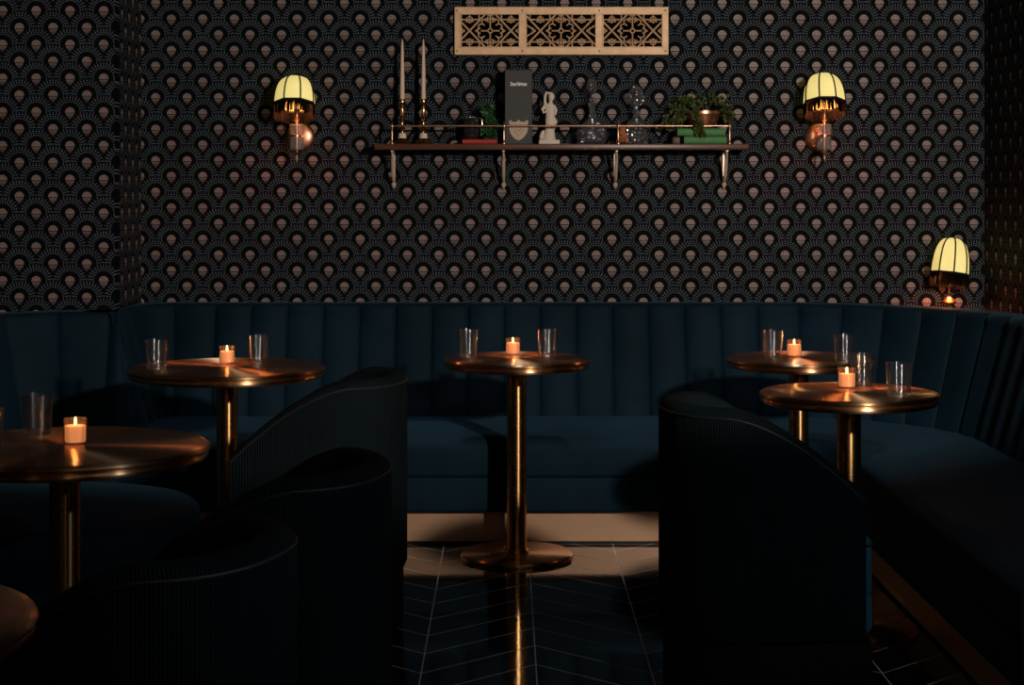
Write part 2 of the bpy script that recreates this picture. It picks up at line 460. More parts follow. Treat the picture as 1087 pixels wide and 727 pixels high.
# the normal must point to the wall: check on the straight back run
pm = min(bpath, key=lambda q: abs(q[0].x)+abs(q[0].y-7.375))
if pm[1].y > 0: bpath = [(p, -n, s) for p, n, s in bpath]
obj('backrest', backrest(), M['velvet'], bq, angle=60)
spath = fillet_path([(1.29, 4.25), (1.29, 6.72), (-1.5, 6.72), (-1.5, 5.9)], [.22, .2])
pm = min(spath, key=lambda q: abs(q[0].x)+abs(q[0].y-6.72))
if pm[1].y < 0: spath = [(p, -n, s) for p, n, s in spath]
def sweep(path, prof):
    rows = []
    for p, n, s in path:
        row = []
        for off, z in prof:
            q = p+n*off; x, y = clampw(q.x, q.y); row.append((x, y, z))
        rows.append(row)
    return grid_mesh(rows, closed_u=True, cap=True)
def rprof(d0, d1, z0, z1, rt, rb):
    pr = [(d0+rb*(1-math.sin(math.radians(a))), z0+rb*(1-math.cos(math.radians(a)))) for a in (0, 30, 60, 90)]
    pr += [(d0+rt*(1-math.cos(math.radians(a))), z1-rt*(1-math.sin(math.radians(a)))) for a in (0, 15, 30, 45, 60, 75, 90)]
    return pr+[(d0+.2, z1+.006), ((d0+d1)/2, z1+.008), (d1, z1), (d1, z0)]
obj('seat_cushion', sweep(spath, rprof(0, .70, .274, .430, .05, .012)), M['velvet_seat'], bq, angle=60)
obj('seat_base', sweep(spath, rprof(.004, .70, .134, .272, .008, .012)), M['velvet'], bq, angle=60)
obj('kick_plate', sweep(spath, [(.045, .012), (.045, .134), (.4, .134), (.4, .012)]), M['kick'], bq)
obj('plinth', sweep(spath, [(.055, 0), (.055, .012), (.38, .012), (.38, 0)]), M['black'], bq)

# rounded bench at the left, between the two left tables
bn = empty('bench', (-1.6, 5.25, 0), 'rounded teal velvet bench seat at the left behind the nearest brass table', 'bench')
def bench_outline(ins):
    pts = []
    cx, cy, a, b2 = -1.72, 5.24, .76-ins, .50-ins
    pts.append((XL+.02, cy+b2)); 
    for k in range(41):
        t = PI/2-PI*k/40
        c, s = math.cos(t), math.sin(t); e = 2/2.6
        pts.append((cx+a*abs(c)**e, cy+b2*math.copysign(abs(s)**e, s)))
    pts.append((XL+.02, cy-b2))
    return pts
def slab(prof):
    return grid_mesh([[(x, y, z) for x, y in bench_outline(i)] for i, z in prof], closed_u=True, cap=True)
arc = [(.05*(1-math.cos(math.radians(a))), .385+.05*math.sin(math.radians(a))) for a in (0, 20, 40, 60, 80, 90)]
obj('seat_cushion', slab([(.012, .274), (0, .286)]+arc+[(.2, .441)]), M['velvet_seat'], bn, angle=60)
obj('seat_base', slab([(.01, .13), (.004, .14), (.004, .262), (.012, .272)]), M['velvet'], bn)
obj('kick_plate', slab([(.05, 0), (.05, .13)]), M['kick'], bn)

# ------------------------------------------------------------------ tables
def make_table(rad, base_r, label):
    t = empty('bistro_table', (0, 0, 0), label, 'table')
    h = .766
    pr = [(0, h), (rad-.022, h), (rad-.010, h-.0015), (rad-.003, h-.005), (rad, h-.010), (rad-.003, h-.015), (rad-.008, h-.0175),
          (rad-.010, h-.020), (rad-.006, h-.024), (rad-.005, h-.030), (rad-.010, h-.036), (rad-.020, h-.039), (rad-.03, h-.040), (0, h-.040)]
    top = obj('tabletop', lathe(pr, 96), M['top'], t, angle=50)
    obj('mounting_plate', lathe([(0, h-.040), (.10, h-.040), (.10, h-.046), (.045, h-.058), (0, h-.058)], 40), M['black'], t)
    obj('post', lathe([(0, h-.05), (.0385, h-.05), (.0385, .018), (0, .018)], 48), M['post'], t)
    obj('collar', lathe([(.0385, .030), (.046, .029), (.048, .022), (.048, .016), (.0385, .016)], 40, close=True), M['brass'], t)
    obj('base_plate', lathe([(0, .018), (base_r-.01, .018), (base_r-.003, .015), (base_r, .010), (base_r-.001, .0), (0, 0)], 80), M['base'], t, angle=50)
    return t
def put(t, px, py, label, X=None):
    p = at(px, py, .766); t.location = (p.x, p.y, 0); t['label'] = label; return t
tc = put(make_table(.285, .22, ''), 548.5, 379.7, 'round brass pedestal table at the centre, its whole post and base in view')
t_rf = put(copy_tree(tc), 901, 415.2, 'round brass pedestal table at the right, the nearer of the two overlapping ones')
t_rb = put(copy_tree(tc), 848, 379.2, 'round brass pedestal table at the right, the farther one tucked against the banquette')
for ch_ in t_rb.children:
    if ch_.name.startswith('base_plate'): ch_.scale = (.7, .7, 1)
t_lb = put(make_table(.362, .25, ''), 241, 389, 'large round brass pedestal table at left in front of the tufted back')
t_ln = put(copy_tree(t_lb), 69, 472, 'large round brass pedestal table nearest at left, holding a candle beside a glass')
t_lx = copy_tree(t_lb); t_lx.location = (-1.065, 2.50, 0); t_lx['label'] = 'brass table in the bottom left corner, only its reddish edge in view'

# ------------------------------------------------------------------ glasses and candles
gl = lathe([(0, 0), (.031, 0), (.035, .003), (.0362, .012), (.0425, .105), (.0412, .1052), (.0345, .018), (.031, .014), (0, .013)], 40)
g0 = obj('tumbler', gl, M['glass'], None, angle=60)
GP = [(497, 378.5, 'clear tumbler on the left side of the centre table', 0), (581, 378, 'clear tumbler on the right side of the centre table', 0),
      (166, 391.5, 'clear tumbler on the left side of the table by the left tufted back', 0), (274, 385.5, 'clear tumbler right of the candle on the large left rear table', 0),
      (820, 379.5, 'clear tumbler left of the candle on the far right table', 0), (897, 385, 'clear tumbler at the right edge of the far right table', 0),
      (915, 409.5, 'clear tumbler right behind the candle on the nearer right table', 0), (954.5, 421, 'clear tumbler standing alone on the right side of the nearer right table', 0),
      (40, 461, 'tall clear tumbler left of the candle on the nearest left table', 0), (-14, 477, 'tumbler cut by the left picture edge on the nearest left table', 0)]
for i, (px, py, lb, _) in enumerate(GP):
    o = g0 if i == 0 else g0.copy()
    if i: C.objects.link(o)
    p = at(px, py, .766); o.location = (p.x, p.y, .7665); o.rotation_euler[2] = i
    tag(o, lb, 'glass', 'clear tumblers on the brass tables')
vot0 = obj('votive_holder', lathe([(0, 0), (.026, 0), (.0285, .003), (.029, .066), (.0272, .0665), (.0268, .009), (.026, .007), (0, .007)], 32), M['amberglass'], None, angle=60)
can0 = obj('votive_candle', lathe([(0, 0), (.0232, 0), (.0256, .002), (.0260, .038), (.025, .0405), (.006, .0365), (0, .036)], 28), M['waxlit'], None)
wick = obj('wick', tube([(0, 0, .033), (0, 0, .041)], .0008, 6), M['black'], can0)
fl = obj('flame', lathe([(0, .039), (.0026, .042), (.004, .046), (.0033, .052), (.0014, .059), (0, .062)], 14), M['flame'], can0)
CP = [(544.5, 378.5, 'centre table', 1), (241, 388, 'large left rear table', 1), (843, 380.5, 'far right table', 1), (899, 414, 'nearer right table', 1), (80, 473.5, 'nearest left table', 1)]
for i, (px, py, wh, k) in enumerate(CP):
    hld, cn = (vot0, can0) if i == 0 else (copy_tree(vot0), copy_tree(can0))
    p = at(px, py-1.5, .766)
    hld.location = (p.x, p.y, .7665); cn.location = (p.x, p.y, .7742)
    tag(hld, 'small glass votive holder with a lit candle on the '+wh, 'candle holder', 'glass votive holders')
    tag(cn, 'small lit ivory votive candle inside the glass holder on the '+wh, 'candle', 'lit votive candles')
    light('candle_light', 'POINT', (p.x, p.y, .845), .16, (1, .42, .13), .006)

# ------------------------------------------------------------------ barrel chairs
def make_chair(label):
    t = empty('barrel_chair', (0, 0, 0), label, 'chair', None)
    D0, D1, HW = -.285, .215, .27            # back, arm front, half width
    def outline(off, n=61):                   # from one arm tip round the back to the other; local +X is where the sitter looks
        pts = []
        a, b2 = .285-off, HW-off
        xs = D1
        for k in range(7): pts.append((xs+(0-xs)*k/6, -b2))
        for k in range(1, 32):
            th = -PI/2-PI*k/32; e = 2/2.5
            c, s = math.cos(th), math.sin(th)
            pts.append((math.copysign(abs(c)**e, c)*a, math.copysign(abs(s)**e, s)*b2))
        for k in range(7): pts.append((xs*k/6, b2))
        return pts
    def top(x):
        r = x-D0
        base = .815-.25*(max(0, r-.12)/.40)**1.6
        return base
    O, I = outline(0), outline(.075)
    rows = []
    for (ox, oy), (ix, iy) in zip(O, I):
        h = top(ox); mx, my = (ox+ix)/2, (oy+iy)/2
        row = [(ox+(mx-ox)*.15, oy+(my-oy)*.15, .185), (ox, oy, .20)]
        for f in (.25, .5, .75): row.append((ox, oy, .2+(h-.03-.2)*f))
        row += [(ox, oy, h-.03), (ox+(mx-ox)*.2, oy+(my-oy)*.2, h-.012), (ox+(mx-ox)*.6, oy+(my-oy)*.6, h-.002), (mx, my, h)]
        row += [(ix+(mx-ix)*.6, iy+(my-iy)*.6, h-.002), (ix+(mx-ix)*.2, iy+(my-iy)*.2, h-.012), (ix, iy, h-.03), (ix, iy, .5), (ix, iy, .185)]
        rows.append(row)
    obj('shell', grid_mesh(rows, closed_u=True, cap=True), M['chairfab'], t, angle=50)
    # piping along the outer top edge
    pp = [(ox+(ix-ox)*.02, oy+(iy-oy)*.02, top(ox)-.026) for (ox, oy), (ix, iy) in zip(O, I)]
    obj('piping', tube(pp, .004, 6), M['piping'], t)
    def plan(off, ext, n=40):
        pts = outline(off)
        fx = D1+ext; b2 = HW-off
        f = [(D1+ext*.55, b2*.97), (fx-.01, b2*.80), (fx, b2*.5), (fx, -b2*.5), (fx-.01, -b2*.80), (D1+ext*.55, -b2*.97)]
        return pts+f
    obj('seat_cushion', grid_mesh([[(x, y, z) for x, y in plan(o_, e_)] for o_, e_, z in ((.06, .04, .285), (.05, .06, .30), (.05, .06, .425), (.058, .055, .442), (.12, .0, .452))], closed_u=True, cap=True), M['chairseat'], t)
    obj('seat_piping', tube([(x, y, .432) for x, y in plan(.05, .06)], .0045, 6, True), M['piping'], t)
    obj('seat_front', grid_mesh([[(x, y, z) for x, y in plan(o_, e_)] for o_, e_, z in ((.055, .045, .19), (.048, .06, .20), (.048, .06, .28), (.055, .055, .285))], closed_u=True, cap=True), M['chairseat'], t)
    obj('base', grid_mesh([[(x, y, z) for x, y in plan(o_, e_)] for o_, e_, z in ((.012, .045, 0), (.012, .045, .165), (.02, .04, .18))], closed_u=True, cap=True), M['plinth'], t)
    return t
ch = make_chair('charcoal barrel chair at the right, its curved back sloping down towards the nearer right table')
ch.location = (.725, 4.84, 0); ch.rotation_euler[2] = math.radians(8)
CH = [((-.615, 5.54), 172, 'charcoal barrel chair at left centre, the farthest of the dark chairs on the left'),
      ((-.545, 3.73), 170, 'black barrel chair with a thin lit rim, in front of the farthest left chair'),
      ((-.66, 2.93), 164, 'black barrel chair in the lower left corner, nearest of the dark chairs')]
for (x, y), rz, lb in CH:
    c = copy_tree(ch); c.location = (x, y, 0); c.rotation_euler[2] = math.radians(rz); c['label'] = lb

# ------------------------------------------------------------------ wall grille
YG = YW-.012
gr = empty('wall_grille', (0, 0, 0), 'long gilt ornamental vent grille high on the wallpaper above the shelf', 'vent grille')
k_ = YG/F
gx = lambda px: (px-X0)*k_
gz = lambda py: H-(py-Y0)*k_
gr.location = (gx(596), YG, gz(33))
def rel(bm): move(bm, (-gx(596), -YG, -gz(33))); return bm
bm = bmesh.new()
for x0, x1, y0, y1 in ((482.5, 709.5, 7.5, 15.5), (482.5, 709.5, 50, 58.5), (482.5, 490, 15, 50.5), (550.8, 559, 15, 50.5), (632, 640.3, 15, 50.5), (702.5, 709.5, 15, 50.5)):
    add_box(bm, gx(x0), gx(x1), YG-.014, YG+.006, gz(y1), gz(y0), .002, 1)
for x0, x1 in ((489, 551.8), (558, 633), (639.3, 703.5)):      # inner bead of each opening
    for a, b2, c, d in ((x0, x1, 14.6, 15.8), (x0, x1, 49.8, 51), (x0, x0+1.2, 15, 50.5), (x1-1.2, x1, 15, 50.5)):
        add_box(bm, gx(a), gx(b2), YG-.018, YG, gz(d), gz(c), .0008, 1)
obj('frame', rel(bm), M['grille'], gr, smooth=False)
obj('backing', rel(box(gx(488), gx(704), YG+.006, YG+.010, gz(51), gz(14))), M['void'], gr, smooth=False)
def lattice(cx, x0, x1):
    bm = bmesh.new(); y0, y1 = -17.3, 17.3; yy = YG-.006; cy = 32.8
    def T(pts, r=.0028):
        r *= 1.3
        P2 = []
        for (a, b2) in pts: P2.append((gx(cx+a), yy, gz(cy+b2)))
        add_tube(bm, P2, r, 6)
    def clip(p, q):       # clip segment to the opening
        (ax, ay), (bx, by) = p, q; t0, t1 = 0, 1; dx, dy = bx-ax, by-ay
        for pp, qq in ((-dx, ax-x0), (dx, x1-ax), (-dy, ay-y0), (dy, y1-ay)):
            if pp == 0:
                if qq < 0: return None
            else:
                t = qq/pp
                if pp < 0: t0 = max(t0, t)
                else: t1 = min(t1, t)
        if t0 >= t1: return None
        return (ax+dx*t0, ay+dy*t0), (ax+dx*t1, ay+dy*t1)
    def Lc(p, q, r=.0028):
        c = clip(p, q)
        if c: T(c, r)
    for sx in (-1, 1):
        for sy in (-1, 1):
            Lc((sx*21.9, 0), (sx*5.5, sy*17.3), .0036); Lc((sx*21.9, 0), (sx*38.5, sy*17.3), .0036)
            Lc((sx*10.5, sy*11.8), (sx*33, sy*11.8)); Lc((sx*11.8, sy*11.5), (sx*11.8, sy*17.3)); Lc((sx*33, sy*11.5), (sx*33, sy*17.3))
            # crosslet between the diagonals
            Lc((sx*21.9, sy*8), (sx*21.9, sy*17.3), .0022)
            arc_ = [(sx*(21.9+3.2*math.cos(a)), sy*(11.8+3.2*math.sin(a))) for a in [2*PI*k/10 for k in range(11)]]
            if all(x0 < p[0] < x1 for p in arc_): T(arc_, .0020)
            Lc((sx*17.5, sy*9.3), (sx*21.9, sy*12), .0020); Lc((sx*26.3, sy*9.3), (sx*21.9, sy*12), .0020)
            # scrolls round the centre ring
            T([(sx*(5.6+3.4*math.cos(a)), sy*(9.2+3.0*math.sin(a))) for a in [math.radians(d) for d in range(-60, 215, 25)]], .0026)
            T([(sx*(9.2+3.4*math.cos(a)), sy*(4.6+2.6*math.sin(a))) for a in [math.radians(d) for d in range(-70, 190, 26)]], .0026)
            T([(sx*2.2, sy*14.5), (sx*4.5, sy*12.5), (sx*4.8, sy*9.5)], .0022)
            T([(sx*12.6, sy*3.6), (sx*12.4, sy*1.4), (sx*14.2, 0)], .0024)
        Lc((sx*2.3, 0), (sx*10, 0)); T([(sx*12.5, -2), (sx*16, 0), (sx*12.5, 2)], .0026)
        Lc((sx*(36.5), -6), (sx*27, 0)); Lc((sx*36.5, 6), (sx*27, 0)); Lc((sx*30.2, -3.4), (sx*30.2, 3.4), .002)
        Lc((-4.5, sx*12.5), (4.5, sx*12.5)); Lc((-3, sx*16), (3, sx*16), .0024)
    Lc((0, -17.3), (0, -2.3)); Lc((0, 2.3), (0, 17.3))
    T([(2.3*math.cos(a), 2.3*math.sin(a)) for a in [2*PI*k/14 for k in range(15)]], .0030)
    return bm
for cx, x0, x1 in ((520.4, -30.4, 30.4), (595.5, -36.5, 36.5), (671.3, -31, 31.2)):
    obj('lattice', rel(lattice(cx, x0, x1)), M['grille'], gr)
bm = bmesh.new()
for px in (485, 554.5, 636, 706):
    for py in (11.5, 54.5):
        add_lathe(bm, [(0, .004), (.0022, .0035), (.004, 0), (0, 0)], 10, center=(0, 0, 0))
        vs = list(bm.verts)[-22:]
        bmesh.ops.rotate(bm, verts=vs, cent=(0, 0, 0), matrix=Matrix.Rotation(PI/2, 3, 'X'))
        bmesh.ops.translate(bm, verts=vs, vec=(gx(px), YG-.014, gz(py)))
        obj('screw', rel(bm), M['wood'], gr); bm = bmesh.new()
bm.free()

# ------------------------------------------------------------------ shelf
YS = 7.47                                   # front edge of the shelf
ZS = H-(152.6-Y0)*YS/F                      # shelf top
sx = lambda px, Y=YS: (px-X0)*Y/F
sz = lambda py, Y=YS: H-(py-Y0)*Y/F
YM = 7.55                                   # middle of the shelf, where things stand
sh = empty('wall_shelf', (sx(596), YS+.08, ZS), 'narrow dark walnut wall shelf with a brass gallery rail and brackets', 'shelf')
def srel(bm): move(bm, (-sx(596), -(YS+.08), -ZS)); return bm
obj('board', srel(box(sx(397.5), sx(795), YS, YW-.004, ZS-.026, ZS, .004, 2)), M['wood'], sh)
def post_bm(px):
    x = sx(px); y = YS+.012; bm = bmesh.new()
    add_lathe(bm, [(0, 0), (.009, 0), (.009, .004), (.005, .008), (.004, .02), (.005, .04), (.004, .06), (.006, .070), (.0085, .079), (.006, .087), (.003, .090), (.0045, .095), (0, .099)], 14, center=(x, y, ZS))
    return bm
for px in (416, 535, 656.5, 775): obj('gallery_post', srel(post_bm(px)), M['rail'], sh)
obj('gallery_rail', srel(tube([(sx(416), YS+.012, ZS+.079), (sx(775), YS+.012, ZS+.079)], .0045, 10)), M['rail'], sh)
def bracket_bm(px):
    x = sx(px, 7.55); bm = bmesh.new(); zt = ZS-.027
    yw, yf = YW-.006, YS+.03
    # wall strap, top arm and an S-scroll between them
    add_box(bm, x-.006, x+.006, yw-.008, yw, zt-.150, zt, .002, 1)
    add_box(bm, x-.006, x+.006, yf, yw, zt-.008, zt, .002, 1)
    pts = []
    for k in range(25):
        t = k/24
        pts.append((x, yf+.012+(yw-yf-.02)*(t**1.5), zt-.012-.13*t+.018*math.sin(2*PI*t)))
    add_tube(bm, pts, [.0045+.003*math.sin(PI*k/24) for k in range(25)], 8)
    for c, r0, sg in (((yf+.022, zt-.026), .014, 1), ((yw-.024, zt-.128), .015, -1)):
        add_tube(bm, [(x, c[0]+sg*(r0*(1-a/9))*math.cos(a), c[1]+(r0*(1-a/9))*math.sin(a)) for a in [j*.45 for j in range(15)]], .004, 6)
    add_lathe(bm, [(0, .012), (.008, .008), (.0115, 0), (.008, -.010), (.003, -.016), (0, -.022)], 12, center=(x, yw-.016, zt-.152))
    return bm
for px in (417, 534.5, 654, 770.5): obj('bracket', srel(bracket_bm(px)), M['bracket'], sh)

# candlesticks and tapers
stick = [(0, 0), (.040, 0), (.042, .004), (.038, .010), (.028, .016), (.024, .022), (.016, .030), (.012, .040), (.0085, .050), (.009, .062), (.014, .070), (.009, .078), (.0075, .095), (.010, .110),
         (.013, .118), (.010, .126), (.0085, .150), (.009, .170), (.012, .182), (.009, .188), (.013, .196), (.0145, .2), (.0115, .2), (.0113, .186), (0, .186)]
cs0 = None
for i, (px, wh) in enumerate(((427, 'left end of the shelf'), (449.5, 'right of its twin, second from the left end of the shelf'))):
    x = (px-X0)*YM/F
    if cs0 is None:
        cs0 = obj('candlestick', lathe(stick, 28), M['brass'], None)
        cp = obj('taper_candle', lathe([(0, 0), (.0105, 0), (.0105, .01), (.0085, .14), (.0055, .25), (.002, .278), (0, .282)], 20), M['wax'], None)
        obj('wick', tube([(0, 0, .28), (.0006, 0, .288)], .0008, 5), M['black'], cp)
        collar = obj('collar', lathe([(.0112, .045), (.016, .048), (.019, .030), (.021, .022), (.0185, .022), (.0185, .030), (.012, .040)], 20, close=True), M['plaster'], cs0)
        a, b2 = cs0, cp
    else: a, b2 = copy_tree(cs0), copy_tree(cp)
    a.location = (x, YM, ZS+.0005); b2.location = (x, YM, ZS+.1875)
    tag(a, 'brass candlestick standing at the '+wh if i == 0 else 'brass candlestick '+wh, 'candlestick', 'pair of brass candlesticks')
    tag(b2, ('tall unlit ivory taper candle in the leftmost brass candlestick', 'tall unlit ivory taper candle in the second brass candlestick from the left')[i], 'candle', 'ivory taper candles')

# leaves
def leaf(bm, p, d, s):
    d = d.normalized(); u = d.cross(Vector((random.uniform(-1, 1), random.uniform(-1, 1), random.uniform(-1, 1)))).normalized()
    nrm = d.cross(u)
    shape = [(0, 0), (.25, .42), (.55, .38), (1, 0), (.55, -.38), (.25, -.42)]
    vs = [bm.verts.new(p+d*(a*s)+u*(b_*s)+nrm*(.18*s*abs(b_)*2-.1*s*a*a)) for a, b_ in shape]
    bm.faces.new((vs[0], vs[1], vs[2], vs[3])); bm.faces.new((vs[0], vs[3], vs[4], vs[5]))
def book(parent_name, x0, x1, y0, y1, z0, z1, cover, label, rz=0):
    cx, cy = (x0+x1)/2, (y0+y1)/2
    e = empty(parent_name, (cx, cy, z0), label, 'book', None, rz)
    W2, D2, T = (x1-x0)/2, (y1-y0)/2, z1-z0
    bm = bmesh.new(); c = .0025
    add_box(bm, -W2, W2, -D2, D2, 0, c, .0008, 1); add_box(bm, -W2, W2, -D2, D2, T-c, T, .0008, 1)
    rows = []
    for k in range(9):
        a = -PI/2+PI*k/8
        rows.append([(-W2, -D2-.006*math.cos(a)+.001, T/2+T/2*math.sin(a)*.995), (W2, -D2-.006*math.cos(a)+.001, T/2+T/2*math.sin(a)*.995),
                     (W2, -D2-.006*math.cos(a)+.005, T/2+(T/2-.002)*math.sin(a)), (-W2, -D2-.006*math.cos(a)+.005, T/2+(T/2-.002)*math.sin(a))])
    g2 = grid_mesh(rows, closed_u=True, cap=True)
    me = bpy.data.meshes.new('tmp'); g2.to_mesh(me); g2.free(); bm.from_mesh(me); bpy.data.meshes.remove(me)
    obj('cover', bm, cover, e)
    obj('pages', box(-W2+.003, W2-.003, -D2+.002, D2-.004, c, T-c), M['pages'], e, smooth=False)
    return e
bx = lambda px: (px-X0)*7.52/F
rb = book('book', bx(491), bx(528), 7.50, 7.60, ZS+.0005, ZS+.021, M['red'], 'red book lying flat on the shelf under the dark glass mug')
# smoky glass mug with a silver strap handle
mg = empty('mug', (bx(500), 7.55, ZS+.022), 'dark smoky glass mug with a silver handle on the red book', 'mug')
obj('body', lathe([(0, 0), (.024, 0), (.030, .006), (.037, .03), (.038, .06), (.034, .085), (.029, .096), (.0275, .096), (.032, .084), (.036, .06), (.035, .03), (.027, .008), (0, .004)], 32), M['smoke'], mg)
obj('handle', tube([(.030, -.012, .092), (.040, -.016, .096), (.048, -.018, .088), (.048, -.018, .05), (.045, -.017, .018), (.034, -.013, .014)], .0032, 8), M['silver'], mg)
obj('rim', lathe([(.030, .097), (.0305, .1), (.027, .1), (.027, .097)], 32, close=True), M['silver'], mg)
# small green plant next to the mug
def plant(nm, label, pot_bm, pot_mat, loc, blobs, n, size, leafm, pot_name='pot'):
    e = empty(nm, loc, label, 'plant'); bm = bmesh.new(); st = bmesh.new()
    for k in range(n):
        c, r = random.choice(blobs)
        v = Vector((random.gauss(0, 1), random.gauss(0, .8), random.gauss(0, 1))); v.normalize(); v *= random.random()**.5
        p = Vector((c[0]+v.x*r[0], c[1]+v.y*r[1], c[2]+v.z*r[2]))
        leaf(bm, p, Vector((v.x, v.y-.5, v.z*.4-.25))+Vector((random.uniform(-.6, .6), 0, random.uniform(-.5, .4))), size*random.uniform(.6, 1.25))
    for c, r in blobs:
        add_tube(st, [(0, 0, .03), (c[0]*.4, c[1]*.4, max(.06, c[2]*.7)), (c[0], c[1], c[2])], .0012, 5)
    obj('foliage', bm, leafm, e); obj('stem', st, M['leather'], e)
    if pot_bm: obj(pot_name, pot_bm, pot_mat, e)
    return e
plant('potted_plant', 'small bushy dark green plant in a black pot between the mug and the tall box',
      lathe([(0, 0), (.013, 0), (.016, .03), (.014, .03), (.011, .004), (0, .004)], 20), M['black'], (bx(520), 7.54, ZS+.022),
      [((-.012, -.01, .135), (.024, .03, .03)), ((-.002, -.01, .10), (.026, .03, .03)), ((.008, -.012, .065), (.026, .03, .035)), ((-.006, -.02, .03), (.032, .02, .03)), ((.008, -.02, .015), (.022, .015, .03))], 330, .015, M['leafg'])

# tall charcoal presentation box with script line and shield
def text_mesh(name, body, size, m, parent, loc, ext=.0006, bold=0.0):
    cu = bpy.data.curves.new(name, 'FONT'); cu.body = body; cu.size = size; cu.align_x = 'CENTER'; cu.align_y = 'CENTER'
    cu.extrude = ext; cu.offset = bold
    to = bpy.data.objects.new('tmp', cu); C.objects.link(to)
    dg = bpy.context.evaluated_depsgraph_get(); dg.update()
    me = bpy.data.meshes.new_from_object(to.evaluated_get(dg)); bpy.data.objects.remove(to)
    me.materials.clear(); me.materials.append(m)
    o = bpy.data.objects.new(name, me); C.objects.link(o); o.parent = parent; o.location = loc; o.rotation_euler = (PI/2, 0, 0)
    return o
bxx = lambda px: (px-X0)*7.50/F
bz = lambda py: H-(py-Y0)*7.50/F
be = empty('gift_box', (bxx(550.5), 7.50, ZS+.0005), 'tall charcoal presentation box with a white script line and a tan shield', 'box')
BW, BH = (565.5-536.5)*7.5/F/2, bz(73.5)-ZS
obj('body', box(-BW, BW, 0, .112, 0, BH-.004, .0015, 1), M['box'], be, smooth=False)
obj('lid', box(-BW-.0006, BW+.0006, -.0006, .1126, BH-.0038, BH, .0015, 1), M['box'], be, smooth=False)
tt = text_mesh('script_lettering', 'Dom Pérignon', .0155, M['white'], be, (0, -.0012, bz(89.5)-ZS), bold=.0009)
tt.data.transform(Matrix.Shear('XY', 4, (.2, 0)))
tw = max(v.co.x for v in tt.data.vertices)-min(v.co.x for v in tt.data.vertices)
tt.scale = ((559-541.5)*7.5/F/tw, 1.35, 1)
def shield(s, y, inset=0):
    # notched top, bulging sides, pointed foot
    P2 = [(-1, .80), (-.82, .98), (-.72, .80), (-.35, .76), (-.13, .84), (0, .98), (.13, .84), (.35, .76), (.72, .80), (.82, .98), (1, .80), (.93, .45), (.97, .1), (.82, -.35), (.52, -.72), (.2, -.93), (0, -1),
          (-.2, -.93), (-.52, -.72), (-.82, -.35), (-.97, .1), (-.93, .45)]
    bm = bmesh.new()
    vs = [bm.verts.new((x*s, y, z*s*1.08)) for x, z in P2]; f = bm.faces.new(vs)
    r = bmesh.ops.extrude_face_region(bm, geom=[f])
    bmesh.ops.translate(bm, verts=[v for v in r['geom'] if isinstance(v, bmesh.types.BMVert)], vec=(0, -.0008, 0))
    return bm
zc = bz(138)-ZS
s1 = obj('shield', shield(.043, -.0008), M['gilt'], be, smooth=False); s1.location = (0, 0, zc)
s2 = bmesh.new()
for a, b2 in (((-.022, -.002), (0, -.028)), ((.022, -.002), (0, -.028)), ((-.026, .012), (.026, .012)), ((0, -.008), (-.014, .008)), ((0, -.008), (.014, .008))):
    add_tube(s2, [(a[0], -.0018, a[1]), (b2[0], -.0018, b2[1])], .0011, 5)
s2o = obj('shield_lines', s2, M['giltdark'], be); s2o.location = (0, 0, zc)

# white plaster statuette
su = 7.55/F
stt = empty('statuette', ((583-X0)*su, 7.55, ZS+.0005), 'small white plaster figurine of a draped standing woman with one raised arm', 'statuette')
obj('pedestal', box(-11*su, 11*su, -.028, .028, 0, 4.5*su, .003, 2), M['plaster'], stt)
def loft(secs, n=20, fold=0):
    rows = []
    for (cx, cz, rx, ry) in secs:
        row = []
        for i in range(n):
            a = 2*PI*i/n; f = 1+fold*math.sin(7*a+cz*40)
            row.append((cx*su+rx*su*f*math.cos(a), ry*su*f*math.sin(a), cz*su))
        rows.append(row)
    return grid_mesh(rows, closed_u=True, cap=True)
fb = loft([(-1, 4.4, 8, 7), (-1, 6.5, 7.5, 6), (0, 10, 6, 5), (.4, 16, 5.2, 4.6), (.8, 22, 5.2, 4.5), (1.2, 27, 5.6, 4.4), (1, 31, 4.6, 3.6), (.7, 35, 4.4, 3.3), (.4, 38, 5.6, 3.4), (.4, 41, 5.4, 3.0), (1, 43, 3.2, 2.4), (1.6, 44.2, 1.7, 1.7), (1.8, 46, 1.7, 1.7), (2, 47.5, 2.6, 2.8), (2.3, 49.5, 3.2, 3.3), (2.3, 52, 3.1, 3.3), (1.6, 54.2, 2.4, 2.6), (1.2, 55.4, .9, 1)], 28, .06)
for pts, rs in (([(-4.5, 40.5), (-7.2, 37), (-6.2, 33.5), (-3, 34.5), (-1.5, 37.5)], [1.9, 1.8, 1.6, 1.3, 1.2]),
                ([(-4, 40.5), (-4.6, 46), (-4.4, 51), (-3, 54.5), (0, 54.2)], [1.7, 1.6, 1.5, 1.5, 1.2]),
                ([(5, 40.5), (7.0, 36), (6.4, 31.5), (3.5, 32.5)], [1.9, 1.7, 1.4, 1.2]),
                ([(4, 29), (6.6, 24), (5, 18), (3, 10)], [1.6, 2.2, 1.6, 1.2]),
                ([(-7.5, 4.6), (-8.4, 8), (-7.4, 12), (-6, 14.5)], [2.0, 2.6, 1.9, 1.0])):
    add_tube(fb, [(x*su, -.006 if i else 0, z*su) for i, (x, z) in enumerate(pts)], [r*su for r in rs], 10)
add_lathe(fb, [(0, .006), (.005, .004), (.007, 0), (.005, -.004), (0, -.006)], 12, center=(1.2*su, .011, 51*su))
obj('figure', fb, M['plaster'], stt)

